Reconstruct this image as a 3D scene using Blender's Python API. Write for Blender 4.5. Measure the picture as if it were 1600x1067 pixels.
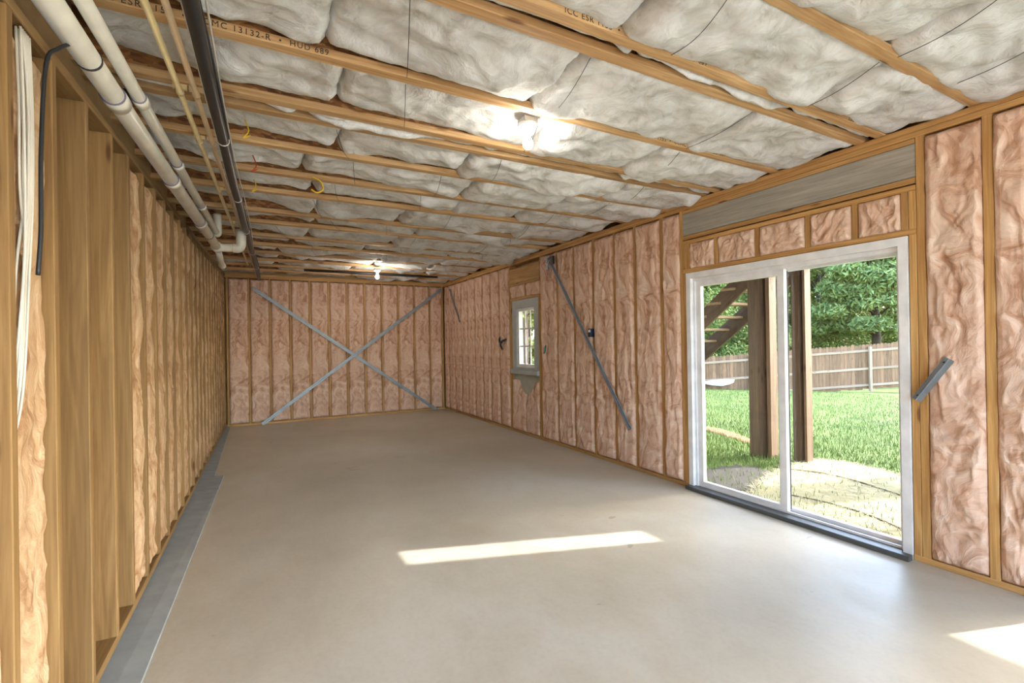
import bpy, math, random
import numpy as np
from mathutils import Vector, Matrix

for o in list(bpy.data.objects): bpy.data.objects.remove(o)
S = bpy.context.scene
COL = S.collection
rng = np.random.RandomState(7)
random.seed(7)
R = math.radians

# ------------------------------------------------------------------ camera
CAM_Z = 1.42
FPX, YAW, PITCH, ROLL = 746.4, R(28.34), R(0.16), R(-0.93)
fwd = Vector((math.sin(YAW)*math.cos(PITCH), math.cos(YAW)*math.cos(PITCH), math.sin(PITCH)))
rgt = Vector((math.cos(YAW), -math.sin(YAW), 0)); upv = rgt.cross(fwd)
rgt, upv = rgt*math.cos(ROLL)+upv*math.sin(ROLL), -rgt*math.sin(ROLL)+upv*math.cos(ROLL)
cam = bpy.data.cameras.new('camera'); camo = bpy.data.objects.new('camera', cam); COL.objects.link(camo)
cam.sensor_width = 36; cam.lens = FPX/1600*36; cam.clip_start = .02; cam.clip_end = 400
camo.matrix_world = Matrix(((rgt.x, upv.x, -fwd.x, 0), (rgt.y, upv.y, -fwd.y, 0), (rgt.z, upv.z, -fwd.z, CAM_Z), (0, 0, 0, 1)))
S.camera = camo
def ray(px): return fwd + rgt*((px[0]-800)/FPX) - upv*((px[1]-533.5)/FPX)
def on_x(px, x): d = ray(px); t = x/d.x; return Vector((x, d.y*t, CAM_Z+d.z*t))
def on_y(px, y): d = ray(px); t = y/d.y; return Vector((d.x*t, y, CAM_Z+d.z*t))
def on_z(px, z): d = ray(px); t = (z-CAM_Z)/d.z; return Vector((d.x*t, d.y*t, z))

# ------------------------------------------------------------------ world, sun, exposure
w = bpy.data.worlds.new('sky'); S.world = w; w.use_nodes = True
wn = w.node_tree; bgn = wn.nodes['Background']
sky = wn.nodes.new('ShaderNodeTexSky'); sky.sky_type = 'NISHITA'; sky.sun_disc = False
sky.sun_elevation = R(32); sky.sun_rotation = R(108); sky.air_density = 1.0; sky.dust_density = 1.5
wn.links.new(sky.outputs[0], bgn.inputs[0]); bgn.inputs[1].default_value = 1.0
SUN_D = Vector((-.947*math.cos(R(32.2)), .32*math.cos(R(32.2)), -math.sin(R(32.2)))).normalized()
sl = bpy.data.lights.new('sun', 'SUN'); sl.energy = 5.2; sl.angle = R(.5); sl.color = (1, .97, .92)
so = bpy.data.objects.new('sun', sl); COL.objects.link(so); so.rotation_euler = SUN_D.to_track_quat('-Z', 'Y').to_euler(); so.location = (20, -6, 16)
S.view_settings.view_transform = 'Standard'; S.view_settings.look = 'None'
S.view_settings.gamma = 1; S.view_settings.use_curve_mapping = False
S.view_settings.exposure = 1.25
BULB = 80

# ------------------------------------------------------------------ helpers
def world_of(o):
    m = o.matrix_basis.copy(); p = o.parent
    while p: m = p.matrix_basis @ m; p = p.parent
    return m
def tag(o, label=None, cat=None, group=None, kind=None):
    for k, v in (('label', label), ('category', cat), ('group', group), ('kind', kind)):
        if v: o[k] = v
    return o
def link(name, data, parent=None, mat=None, M=None):
    o = bpy.data.objects.new(name, data); COL.objects.link(o)
    M = M or Matrix()
    if parent: o.parent = parent; M = world_of(parent).inverted() @ M
    o.matrix_basis = M
    if mat is not None and data is not None and hasattr(data, 'materials') and not data.materials: data.materials.append(mat)
    return o
def empty(name, loc, label=None, cat=None, group=None, kind=None):
    o = bpy.data.objects.new(name, None); COL.objects.link(o); o.location = loc; o.empty_display_size = .1
    return tag(o, label, cat, group, kind)
def mesh(name, v, f, smooth=False):
    me = bpy.data.meshes.new(name); me.from_pydata([tuple(a) for a in v], [], [tuple(int(i) for i in a) for a in f])
    if smooth: me.polygons.foreach_set('use_smooth', [True]*len(me.polygons))
    me.update(); return me
BOXF = [(0,3,2,1),(4,5,6,7),(0,1,5,4),(1,2,6,5),(2,3,7,6),(3,0,4,7)]
BOXC = {}
def box_mesh(sx, sy, sz, ch=0.0):
    k = (round(sx, 4), round(sy, 4), round(sz, 4), round(ch, 4))
    if k in BOXC: return BOXC[k]
    x, y, z = sx/2, sy/2, sz/2
    if ch <= 0:
        v = [(-x,-y,-z),(x,-y,-z),(x,y,-z),(-x,y,-z),(-x,-y,z),(x,-y,z),(x,y,z),(-x,y,z)]; f = BOXF
    else:
        prof = [(-y+ch,-z),(y-ch,-z),(y,-z+ch),(y,z-ch),(y-ch,z),(-y+ch,z),(-y,z-ch),(-y,-z+ch)]
        v = [(-x,a,b) for a, b in prof]+[(x,a,b) for a, b in prof]
        f = [(i,(i+1)%8,8+(i+1)%8,8+i)[::-1] for i in range(8)]+[tuple(range(8)), tuple(range(15,7,-1))]
        f = [t for t in f]
    me = mesh('box', v, f); BOXC[k] = me; return me
def frame_of(xd, up):
    X = Vector(xd).normalized(); Y = Vector(up).cross(X).normalized(); Z = X.cross(Y)
    return Matrix(((X.x,Y.x,Z.x,0),(X.y,Y.y,Z.y,0),(X.z,Y.z,Z.z,0),(0,0,0,1)))
def board(name, parent, a, b, w, t, mat, up=(0,0,1), ch=0.003):
    """box from a to b; t along 'up' (local Z), w across (local Y)"""
    a, b = Vector(a), Vector(b); L = (b-a).length
    me = box_mesh(L, w, t, ch)
    if me.materials and me.materials[0] != mat: me = me.copy(); me.materials.clear()
    return link(name, me, parent, mat, Matrix.Translation((a+b)/2) @ frame_of(b-a, up))
def bx(name, parent, x0, x1, y0, y1, z0, z1, mat, ch=0.0):
    """axis-aligned box whose local X is its longest side"""
    s = [x1-x0, y1-y0, z1-z0]; c = Vector(((x0+x1)/2, (y0+y1)/2, (z0+z1)/2)); i = s.index(max(s))
    d = [Vector((1,0,0)), Vector((0,1,0)), Vector((0,0,1))][i]; u = Vector((0,0,1)) if i != 2 else Vector((1,0,0))
    w_, t_ = {0: (s[1], s[2]), 1: (s[0], s[2]), 2: (s[1], s[0])}[i]
    return board(name, parent, c-d*s[i]/2, c+d*s[i]/2, w_, t_, mat, u, ch)
def tube_data(pts, r, n=10, cap=True):
    pts = [Vector(p) for p in pts]; V = []; F = []; rr = r if isinstance(r, (list, tuple)) else [r]*len(pts)
    t0 = (pts[1]-pts[0]).normalized(); nrm = t0.orthogonal().normalized()
    for i, p in enumerate(pts):
        t = (pts[min(i+1, len(pts)-1)]-pts[max(i-1, 0)]).normalized()
        nrm = (nrm-t*nrm.dot(t)).normalized(); bn = t.cross(nrm)
        for k in range(n):
            a = 2*math.pi*k/n; V.append(p+(nrm*math.cos(a)+bn*math.sin(a))*rr[i])
    for i in range(len(pts)-1):
        for k in range(n):
            F.append((i*n+k, i*n+(k+1)%n, (i+1)*n+(k+1)%n, (i+1)*n+k))
    if cap: F += [tuple(range(n-1,-1,-1)), tuple(range((len(pts)-1)*n, len(pts)*n))]
    return V, F
def tube(name, parent, pts, r, mat, n=10, smooth=True):
    V, F = tube_data(pts, r, n); return link(name, mesh(name, V, F, smooth), parent, mat)
def merge(parts):
    V = []; F = []
    for v, f in parts:
        o = len(V); V += list(v); F += [tuple(i+o for i in q) for q in f]
    return V, F
def catmull(P, n=8):
    P = [Vector(p) for p in P]; P = [P[0]*2-P[1]]+P+[P[-1]*2-P[-2]]; out = []
    for i in range(1, len(P)-2):
        for k in range(n):
            t = k/n; a, b, c, d = P[i-1:i+3]
            out.append(.5*((2*b)+(c-a)*t+(2*a-5*b+4*c-d)*t*t+(3*b-a-3*c+d)*t**3))
    return out+[P[-2]]
def lathe(name, parent, prof, mat, loc, n=20, smooth=True):
    V = []; F = []
    for r, z in prof:
        for k in range(n): a = 2*math.pi*k/n; V.append((r*math.cos(a), r*math.sin(a), z))
    for i in range(len(prof)-1):
        for k in range(n): F.append((i*n+k, i*n+(k+1)%n, (i+1)*n+(k+1)%n, (i+1)*n+k))
    return link(name, mesh(name, V, F, smooth), parent, mat, Matrix.Translation(loc))
# vectorised gradient noise
PERM = rng.permutation(256); PERM = np.concatenate([PERM, PERM, PERM]); GR = rng.normal(size=(256, 3)); GR /= np.linalg.norm(GR, axis=1)[:, None]
def pnoise(x, y, z=0.0):
    x, y, z = np.broadcast_arrays(np.asarray(x, float), np.asarray(y, float), np.asarray(z, float))
    xi, yi, zi = [np.floor(a).astype(int) for a in (x, y, z)]; xf, yf, zf = x-xi, y-yi, z-zi
    fade = lambda t: t*t*t*(t*(t*6-15)+10)
    u, v, w_ = fade(xf), fade(yf), fade(zf); out = 0
    for dx in (0, 1):
        for dy in (0, 1):
            for dz in (0, 1):
                h = PERM[(PERM[(PERM[(xi+dx) & 255]+yi+dy) & 255]+zi+dz) & 255]; g = GR[h]
                out = out+(g[..., 0]*(xf-dx)+g[..., 1]*(yf-dy)+g[..., 2]*(zf-dz))*(u if dx else 1-u)*(v if dy else 1-v)*(w_ if dz else 1-w_)
    return out
def fbm(x, y, z=0.0, o=4):
    s = 0; a = 1
    for i in range(o): s = s+a*pnoise(x, y, np.asarray(z)+i*7.3); x = x*2.03; y = y*2.03; a *= .5
    return s

# ------------------------------------------------------------------ materials
def new_mat(name):
    m = bpy.data.materials.new(name); m.use_nodes = True; nt = m.node_tree
    return m, nt, nt.nodes['Principled BSDF']
def N(nt, t, **kw):
    n = nt.nodes.new(t)
    for k, v in kw.items():
        if k.startswith('i_'): n.inputs[int(k[2:]) if k[2:].isdigit() else k[2:]].default_value = v
        else: setattr(n, k, v)
    return n
def ramp(nt, fac, stops):
    r = nt.nodes.new('ShaderNodeValToRGB'); e = r.color_ramp.elements
    while len(e) < len(stops): e.new(.5)
    for s, (p, c) in zip(e, stops): s.position = p; s.color = (*c, 1) if len(c) == 3 else c
    nt.links.new(fac, r.inputs[0]); return r.outputs[0]
def mixc(nt, fac, a, b, mode='MIX'):
    n = nt.nodes.new('ShaderNodeMix'); n.data_type = 'RGBA'; n.blend_type = mode
    for s, v in ((n.inputs[0], fac), (n.inputs[6], a), (n.inputs[7], b)):
        if hasattr(v, 'is_linked'): nt.links.new(v, s)
        elif isinstance(v, (int, float)): s.default_value = v
        else: s.default_value = (*v, 1)
    return n.outputs[2]
def noise(nt, co, scale=5, detail=4, rough=.5, dist=0, sc=None):
    if sc is not None:
        mp = nt.nodes.new('ShaderNodeMapping'); mp.inputs[3].default_value = sc; nt.links.new(co, mp.inputs[0]); co = mp.outputs[0]
    n = nt.nodes.new('ShaderNodeTexNoise'); n.inputs['Scale'].default_value = scale; n.inputs['Detail'].default_value = detail
    n.inputs['Roughness'].default_value = rough; n.inputs['Distortion'].default_value = dist; nt.links.new(co, n.inputs[0]); return n.outputs[0]
def bump(nt, b, h, strength=.3, dist=.01):
    n = nt.nodes.new('ShaderNodeBump'); n.inputs['Strength'].default_value = strength; n.inputs['Distance'].default_value = dist
    nt.links.new(h, n.inputs['Height']); nt.links.new(n.outputs[0], b.inputs['Normal'])
def ocoord(nt): return nt.nodes.new('ShaderNodeTexCoord').outputs['Object']
def plain(name, c, rough=.5, metal=0, spec=.5):
    m, nt, b = new_mat(name); b.inputs['Roughness'].default_value = rough; b.inputs['Metallic'].default_value = metal
    b.inputs['Specular IOR Level'].default_value = spec
    n = noise(nt, ocoord(nt), 9, 3); col = ramp(nt, n, [(.3, tuple(x*.88 for x in c)), (.7, tuple(min(1, x*1.08) for x in c))])
    nt.links.new(col, b.inputs[0]); return m
def wood(name, c_dark, c_light, rough=.6, knots=True, vary=.22):
    m, nt, b = new_mat(name); co = ocoord(nt); inf = nt.nodes.new('ShaderNodeObjectInfo')
    add = nt.nodes.new('ShaderNodeVectorMath'); add.operation = 'ADD'; nt.links.new(co, add.inputs[0])
    cb = nt.nodes.new('ShaderNodeCombineXYZ'); ml = N(nt, 'ShaderNodeMath', operation='MULTIPLY', i_1=40.0)
    nt.links.new(inf.outputs['Random'], ml.inputs[0])
    for i in range(3): nt.links.new(ml.outputs[0], cb.inputs[i])
    nt.links.new(cb.outputs[0], add.inputs[1]); p = add.outputs[0]
    g1 = noise(nt, p, 1.0, 5, .6, 1.2, (1.2, 22, 22)); g2 = noise(nt, p, 1.0, 3, .5, 0, (3, 120, 120))
    col = ramp(nt, g1, [(.32, c_dark), (.52, tuple((a+b_)/2 for a, b_ in zip(c_dark, c_light))), (.68, c_light)])
    fine = ramp(nt, g2, [(.35, (.78, .74, .7)), (.6, (1, 1, 1))]); col = mixc(nt, .6, col, fine, 'MULTIPLY')
    if knots:
        mp = nt.nodes.new('ShaderNodeMapping'); mp.inputs[3].default_value = (2.2, 9, 9); nt.links.new(p, mp.inputs[0])
        v = nt.nodes.new('ShaderNodeTexVoronoi'); v.inputs['Scale'].default_value = 1; nt.links.new(mp.outputs[0], v.inputs[0])
        k = ramp(nt, v.outputs['Distance'], [(.07, (.32, .2, .12)), (.14, (1, 1, 1))]); col = mixc(nt, .85, col, k, 'MULTIPLY')
    vr = ramp(nt, inf.outputs['Random'], [(0, (1-vary,)*3), (1, (1, 1, 1))]); col = mixc(nt, 1, col, vr, 'MULTIPLY')
    nt.links.new(col, b.inputs[0]); b.inputs['Roughness'].default_value = rough; b.inputs['Specular IOR Level'].default_value = .3
    bump(nt, b, g1, .25, .004); return m
M = {}
M['stud'] = wood('pine_stud', (.46, .235, .075), (.70, .43, .17))
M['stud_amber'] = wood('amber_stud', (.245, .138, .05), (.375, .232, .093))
M['flange'] = wood('joist_flange', (.48, .26, .10), (.78, .52, .26))
M['header'] = wood('grey_header', (.36, .34, .29), (.54, .52, .46), knots=False)
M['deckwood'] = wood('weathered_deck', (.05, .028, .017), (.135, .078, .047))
M['deckside'] = wood('pale_deck', (.22, .13, .08), (.40, .27, .17))  # lighter brown for boards and treads
M['post_lit'] = wood('sunlit_post', (.10, .058, .034), (.20, .125, .078))  # lighter copy of the post brown, sunlight put into the colour
M['fence'] = wood('fence_picket', (.20, .10, .052), (.37, .22, .132), vary=.42)
M['rail'] = wood('fence_rail', (.34, .24, .165), (.50, .385, .29))
def osb():
    m, nt, b = new_mat('osb_web'); co = ocoord(nt)
    v = nt.nodes.new('ShaderNodeTexVoronoi'); v.inputs['Scale'].default_value = 1
    mp = nt.nodes.new('ShaderNodeMapping'); mp.inputs[3].default_value = (22, 60, 60); mp.inputs[2].default_value = (.3, .5, .6); nt.links.new(co, mp.inputs[0]); nt.links.new(mp.outputs[0], v.inputs[0])
    c = ramp(nt, v.outputs['Color'], [(.1, (.14, .05, .015)), (.5, (.27, .11, .03)), (.9, (.46, .22, .07))])
    nt.links.new(c, b.inputs[0]); b.inputs['Roughness'].default_value = .7; return m
M['osb'] = osb()
def batt_mat(name, c0, c1, c2, s, stretch, st=.6, dist=1.0):
    m, nt, b = new_mat(name); co = ocoord(nt)
    wv = nt.nodes.new('ShaderNodeTexNoise'); wv.inputs['Scale'].default_value = s*.35; wv.inputs['Detail'].default_value = 2; nt.links.new(co, wv.inputs[0])
    ma = nt.nodes.new('ShaderNodeVectorMath'); ma.operation = 'MULTIPLY_ADD'; nt.links.new(wv.outputs['Color'], ma.inputs[0]); ma.inputs[1].default_value = (.5, .5, .5); nt.links.new(co, ma.inputs[2])
    n = noise(nt, ma.outputs[0], s, 6, .62, dist, stretch); n2 = noise(nt, ma.outputs[0], s*3.2, 5, .6, .6, stretch)
    col = ramp(nt, n, [(.34, c0), (.47, c1), (.62, c2)]); f = ramp(nt, n2, [(.3, (.86, .82, .8)), (.55, (1, 1, 1))])
    col = mixc(nt, .7, col, f, 'MULTIPLY'); nt.links.new(col, b.inputs[0]); b.inputs['Roughness'].default_value = .95
    b.inputs['Specular IOR Level'].default_value = .08
    ad = N(nt, 'ShaderNodeMath', operation='MULTIPLY_ADD', i_1=.45); nt.links.new(n2, ad.inputs[0]); nt.links.new(n, ad.inputs[2])
    bump(nt, b, ad.outputs[0], st, .02); return m
M['pink'] = batt_mat('pink_fibreglass', (.50, .275, .175), (.71, .475, .355), (.82, .625, .505), 7, (1, 1, .5), .75)
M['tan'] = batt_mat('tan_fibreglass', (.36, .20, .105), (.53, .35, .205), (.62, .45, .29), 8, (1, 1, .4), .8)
M['white_batt'] = batt_mat('white_fibreglass', (.54, .525, .475), (.70, .695, .66), (.79, .79, .77), 6, (1, 1, 1), .9, .3)
def concrete():
    m, nt, b = new_mat('concrete_slab'); co = ocoord(nt)
    n = noise(nt, co, .55, 6, .55, .4); n2 = noise(nt, co, 3.2, 7, .65, .3, (1, 1.6, 1)); n3 = noise(nt, co, 38, 3, .6)
    c = ramp(nt, n, [(.32, (.48, .43, .335)), (.55, (.575, .53, .435)), (.72, (.62, .59, .51))])
    c = mixc(nt, .5, c, ramp(nt, n2, [(.3, (.80, .77, .72)), (.6, (1, 1, 1))]), 'MULTIPLY')
    c = mixc(nt, .35, c, ramp(nt, n3, [(.3, (.86, .85, .83)), (.55, (1, 1, 1))]), 'MULTIPLY')
    v = nt.nodes.new('ShaderNodeTexNoise'); v.inputs['Scale'].default_value = 2.1; v.inputs['Detail'].default_value = 8; v.inputs['Distortion'].default_value = 2.5; nt.links.new(co, v.inputs[0])
    crack = ramp(nt, v.outputs[0], [(.27, (.55, .5, .45)), (.30, (1, 1, 1))]); c = mixc(nt, .6, c, crack, 'MULTIPLY')
    nt.links.new(c, b.inputs[0]); rr = ramp(nt, n2, [(.3, (.34,)*3), (.7, (.48,)*3)]); nt.links.new(rr, b.inputs['Roughness'])
    b.inputs['Specular IOR Level'].default_value = .5; bump(nt, b, n2, .08, .01); return m
M['concrete'] = concrete()
M['kerb'] = plain('kerb_concrete', (.27, .28, .275), .8)
M['stemwall'] = plain('stem_concrete', (.42, .40, .33), .85)
M['pvc'] = plain('white_pvc', (.80, .77, .66), .3)
M['primer'] = plain('pipe_primer', (.20, .18, .26), .5)
M['ink'] = plain('black_ink', (.03, .025, .02), .7)
M['cpvc'] = plain('cream_tube', (.76, .60, .30), .4)
M['cpvc2'] = plain('tan_tube', (.62, .45, .26), .4)
M['black'] = plain('black_foam', (.018, .019, .022), .38)
M['wire'] = plain('black_wire', (.03, .03, .035), .5)
M['romex'] = plain('white_cable', (.64, .60, .52), .45)
M['steel'] = plain('galvanised_steel', (.30, .34, .38), .45, .5)
M['vinyl'] = plain('white_vinyl', (.80, .80, .82), .35)
M['greyframe'] = plain('grey_vinyl', (.42, .44, .44), .5)
M['bronze'] = plain('dark_threshold', (.10, .105, .105), .4, .3)
M['yellow'] = plain('yellow_cable', (.80, .52, .03), .45)
M['red'] = plain('red_wire', (.5, .06, .03), .5)
M['blue'] = plain('blue_plastic', (.012, .025, .07), .4)
M['teal'] = plain('teal_plastic', (.02, .22, .2), .4)
M['porcelain'] = plain('white_porcelain', (.85, .85, .84), .25)
M['sheath'] = plain('sheathing', (.42, .27, .13), .8)
M['siding'] = plain('siding', (.5, .5, .48), .8)
M['tarp'] = plain('white_sheet', (.85, .85, .84), .6)
m, nt, b = new_mat('bulb_glow'); b.inputs['Base Color'].default_value = (1, 1, 1, 1); b.inputs['Emission Color'].default_value = (1, .94, .85, 1); b.inputs['Emission Strength'].default_value = BULB; M['bulb'] = m
M['bulb2'] = m.copy(); M['bulb2'].name = 'bright_bulb_glow'; M['bulb2'].node_tree.nodes['Principled BSDF'].inputs['Emission Strength'].default_value = 2.8*BULB
m, nt, b = new_mat('clear_glass'); nt.nodes.remove(b); out = nt.nodes['Material Output']
tr = nt.nodes.new('ShaderNodeBsdfTransparent'); tr.inputs[0].default_value = (.97, .985, .98, 1); gl = nt.nodes.new('ShaderNodeBsdfGlossy'); gl.inputs['Roughness'].default_value = .02
lw = nt.nodes.new('ShaderNodeLayerWeight'); lw.inputs[0].default_value = .5; pw = N(nt, 'ShaderNodeMath', operation='POWER', i_1=5.0); nt.links.new(lw.outputs['Facing'], pw.inputs[0]); fr = N(nt, 'ShaderNodeMath', operation='MULTIPLY_ADD', i_1=.6, i_2=.03); nt.links.new(pw.outputs[0], fr.inputs[0]); mx = nt.nodes.new('ShaderNodeMixShader')
nt.links.new(fr.outputs[0], mx.inputs[0]); nt.links.new(tr.outputs[0], mx.inputs[1]); nt.links.new(gl.outputs[0], mx.inputs[2]); nt.links.new(mx.outputs[0], out.inputs[0]); M['glass'] = m
def ground():
    m, nt, b = new_mat('yard_ground'); co = ocoord(nt); n = noise(nt, co, 1.1, 5, .6); n2 = noise(nt, co, 26, 4, .7)
    g = ramp(nt, n, [(.3, (.06, .09, .018)), (.5, (.105, .155, .027)), (.7, (.16, .21, .048))]); g = mixc(nt, .8, g, ramp(nt, n2, [(.25, (.5, .5, .4)), (.6, (1, 1, 1))]), 'MULTIPLY')
    nt.links.new(g, b.inputs[0]); b.inputs['Roughness'].default_value = 1; bump(nt, b, n2, .6, .03); return m
M['lawn'] = ground()
M['blade'] = plain('grass_blade', (.115, .18, .03), .8)
M['straw'] = plain('straw', (.55, .49, .28), .8)
M['strawbed'] = plain('straw_bed', (.42, .38, .22), .95)
M['soil'] = plain('shaded_soil', (.048, .040, .032), 1)  # soil brown taken darker, with the deck's shade put into the colour
M['clay'] = plain('orange_clay', (.20, .085, .03), 1)
M['bark'] = wood('bark', (.04, .03, .025), (.12, .09, .07), .9, False)
def leafm(name, a, b_):
    m, nt, b = new_mat(name); n = noise(nt, ocoord(nt), 1.3, 3); c = ramp(nt, n, [(.3, a), (.7, b_)]); nt.links.new(c, b.inputs[0]); b.inputs['Roughness'].default_value = .6
    b.inputs['Specular IOR Level'].default_value = .2; return m
M['leaf1'] = leafm('leaf_deep', (.07, .115, .028), (.15, .215, .055)); M['leaf2'] = leafm('leaf_mid', (.13, .18, .04), (.28, .32, .095)); M['leaf3'] = leafm('leaf_yellow', (.20, .21, .045), (.42, .37, .12)); M['needle'] = leafm('pine_needle', (.13, .185, .06), (.29, .35, .13))

# ------------------------------------------------------------------ setting
XR, ZS, ZJ, YB = 3.67, 2.669, 2.745, 9.9
def XL(y): return -.63+.0185*y
def ZL(y): return 2.39+.0385*(y-1.9)          # underside of the left wall's top plate
YN = -2.6
floor = bx('floor', None, -1.2, 3.85, YN, 10.1, -.15, 0, M['concrete']); tag(floor, 'bare mottled concrete slab floor', 'floor', kind='structure')

# batts
def batt(name, parent, O, U, V, Nn, wd, ln, nu, nv, depth, mat, fn):
    O, U, V, Nn = [np.array(a, float) for a in (O, U, V, Nn)]
    u, v = np.meshgrid(np.linspace(0, 1, nu), np.linspace(0, 1, nv)); h, du, dv = fn(u, v)
    P = O+U*((u*wd+du)[..., None])+V*((v*ln+dv)[..., None])+Nn*h[..., None]
    vs = P.reshape(-1, 3); i = np.arange(nu*nv).reshape(nv, nu)
    f = np.stack([i[:-1, :-1], i[:-1, 1:], i[1:, 1:], i[1:, :-1]], -1).reshape(-1, 4)
    if np.dot(np.cross(U, V), Nn) < 0: f = f[:, ::-1]
    ring = np.concatenate([i[0, :], i[1:, -1], i[-1, -2::-1], i[-2:0:-1, 0]]); k = len(vs)
    bk = O+U*(np.clip(u, .02, .98)*wd)[..., None]+V*(np.clip(v, .005, .995)*ln)[..., None]-Nn*depth
    vs = np.concatenate([vs, bk.reshape(-1, 3)[ring]]); m_ = len(ring); s = []
    for a in range(m_):
        c = (a+1) % m_; q = (ring[c], ring[a], k+a, k+c); s.append(q if np.dot(np.cross(U, V), Nn) > 0 else q[::-1])
    c0 = vs.mean(0); me = mesh(name, vs-c0, list(f)+s, True)
    return link(name, me, parent, mat, Matrix.Translation(Vector(c0)))
def wall_fn(seed, wd, ln, amp=.02, bul=.018, fu=7, fv=3.2):
    def fn(u, v):
        x, y = u*wd, v*ln
        wx = fbm(x*3.5+seed, y*2.2, seed, 3)*.16; wy = fbm(x*3.5, y*2.2+seed, seed+9, 3)*.22
        n = fbm((x+wx)*fu, (y+wy)*fv, seed*1.7, 4); rid = 1-np.abs(fbm((x+wx*1.6)*fu*.8, (y+wy*1.6)*fv*.9, seed+3.1, 3))*2
        e = np.minimum(np.minimum(u, 1-u)*wd/.03, 1); ev = np.minimum(np.minimum(v, 1-v)*ln/.03, 1)
        h = bul*np.sqrt(np.clip(e*ev, 0, 1))-.012+amp*(n*.7+rid*.55-.35)*np.clip(e*ev+.25, 0, 1)
        return h, fbm(y*6, u*0+seed, 0, 3)*.006*(1-e), fbm(x*9, v*0+seed, 1, 2)*.008*(1-ev)
    return fn
def studs_wall(parent, mk, studs, z0, ztop, depth_vec, face, mat): pass

# ---- right wall
wr = bx('wall_right_core', None, 3.81, 3.83, .88, 1.43, 0, 3.05, M['sheath']); wr.name = 'wall_right'
tag(wr, 'exterior stud wall with pink insulation, sliding door and small window', 'wall', kind='structure')
for (a, b_, c, d) in ((YN, -1.0, 0, 3.05), (-1.0, .88, 2.08, 3.05), (3.28, 5.98, 0, 3.05), (6.80, 10.1, 0, 3.05), (1.43, 3.28, 2.08, 3.05), (5.98, 6.80, 2.09, 3.05), (5.98, 6.80, 0, .93)):
    bx('sheathing', wr, 3.81, 3.83, a, b_, c, d, M['sheath'] if c or d > 1 else M['stemwall'])
for (a, b_, c, d) in ((YN, -1.0, -.1, 3.05), (-1.0, .88, 2.07, 3.05), (.88, 1.45, -.1, 3.05), (3.26, 5.98, -.1, 3.05), (6.80, 10.1, -.1, 3.05), (1.45, 3.26, 2.07, 3.05), (5.98, 6.80, 2.09, 3.05), (5.98, 6.80, -.1, .93)):
    bx('siding', wr, 3.83, 3.86, a, b_, c, d, M['siding'])
for z in (ZS, ZS+.038): bx('top_plate', wr, XR-.005*(z > ZS), 3.81, YN, YB, z, z+.0375, M['stud'], .003)
for a, b_ in ((YN, -1.0), (.88, 1.47), (3.24, 9.9)): bx('bottom_plate', wr, XR-.004, 3.81, a, b_, 0, .038, M['stud'], .003)
def rstud(y, z0=.038, z1=ZS, wd=.04, x0=XR): return bx('stud', wr, x0, 3.81, y, y+wd, z0, z1, M['stud'], .003)
ST = [-2.2, -1.8, -1.4, -1.045, .88, 1.072]
for y in ST: rstud(y, wd=.045)
rstud(1.384, wd=.044); rstud(1.43, z1=2.34, wd=.04); rstud(3.242, z1=2.34, wd=.038); rstud(3.282, wd=.04)
ST2 = [3.545, 3.93, 4.27, 4.66, 5.06, 5.45]
for y in ST2: rstud(y)
rstud(5.885); rstud(5.935, z1=2.13); rstud(6.80, z1=2.13); rstud(6.845)
ST3 = [7.2, 7.54, 7.87, 8.22, 8.56, 8.9, 9.26, 9.6, 9.86]
for y in ST3: rstud(y)
sd = 11
def rbatt(y0, y1, z0, z1, nu, nv, **k):
    global sd; sd += 1.37
    return batt('insulation_batt', wr, (XR, y1, z0), (0, -1, 0), (0, 0, 1), (-1, 0, 0), y1-y0, z1-z0, nu, nv, .12, M['pink'], wall_fn(sd, y1-y0, z1-z0, **k))
ed = [(a+.045, b_) for a, b_ in zip(ST[:-1], ST[1:])]
for a, b_ in ed[:3]+ed[-1:]: rbatt(a, b_, .04, ZS-.01, 44, 220, amp=.034, bul=.03)
bx('header', wr, XR, 3.81, -1.0, .88, 2.10, ZS, M['header'], .003)
rbatt(1.117, 1.384, .04, ZS-.01, 40, 240, amp=.034, bul=.03)
E2 = [3.322]+[y for y in ST2]+[5.885]
for i in range(len(E2)-1):
    a = E2[i]+(0 if i == 0 else .04); rbatt(a, E2[i+1], .04, ZS-.008, 26, 130, amp=.026, bul=.036, fu=8, fv=2.0)
E3 = [6.845]+ST3
for i in range(len(E3)-1): rbatt(E3[i]+.04, E3[i+1], .04, ZS-.008, 18, 90, amp=.022, bul=.038, fu=9, fv=1.5)
# door head
bx('header', wr, XR+.004, 3.81, 1.43, 3.282, 2.425, 2.635, M['header'], .003)
bx('head_plate', wr, XR, 3.81, 1.43, 3.282, 2.637, 2.667, M['stud'], .003)
bx('head_plate', wr, XR-.003, 3.81, 1.43, 3.282, 2.385, 2.421, M['stud'], .003)
bx('head_plate', wr, XR, 3.81, 1.43, 3.282, 2.34, 2.375, M['stud'], .003)
bx('head_plate', wr, XR-.004, 3.81, 1.43, 3.282, 2.063, 2.10, M['stud'], .003)
CR = [1.472, 1.76, 2.08, 2.49, 2.89, 3.205]
for y in CR: bx('cripple_stud', wr, XR, 3.81, y, y+.038, 2.10, 2.34, M['stud'], .003)
for a, b_ in zip(CR[:-1], CR[1:]): rbatt(a+.038, b_, 2.10, 2.34, 40, 36, amp=.034, bul=.026, fu=9, fv=8)
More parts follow.
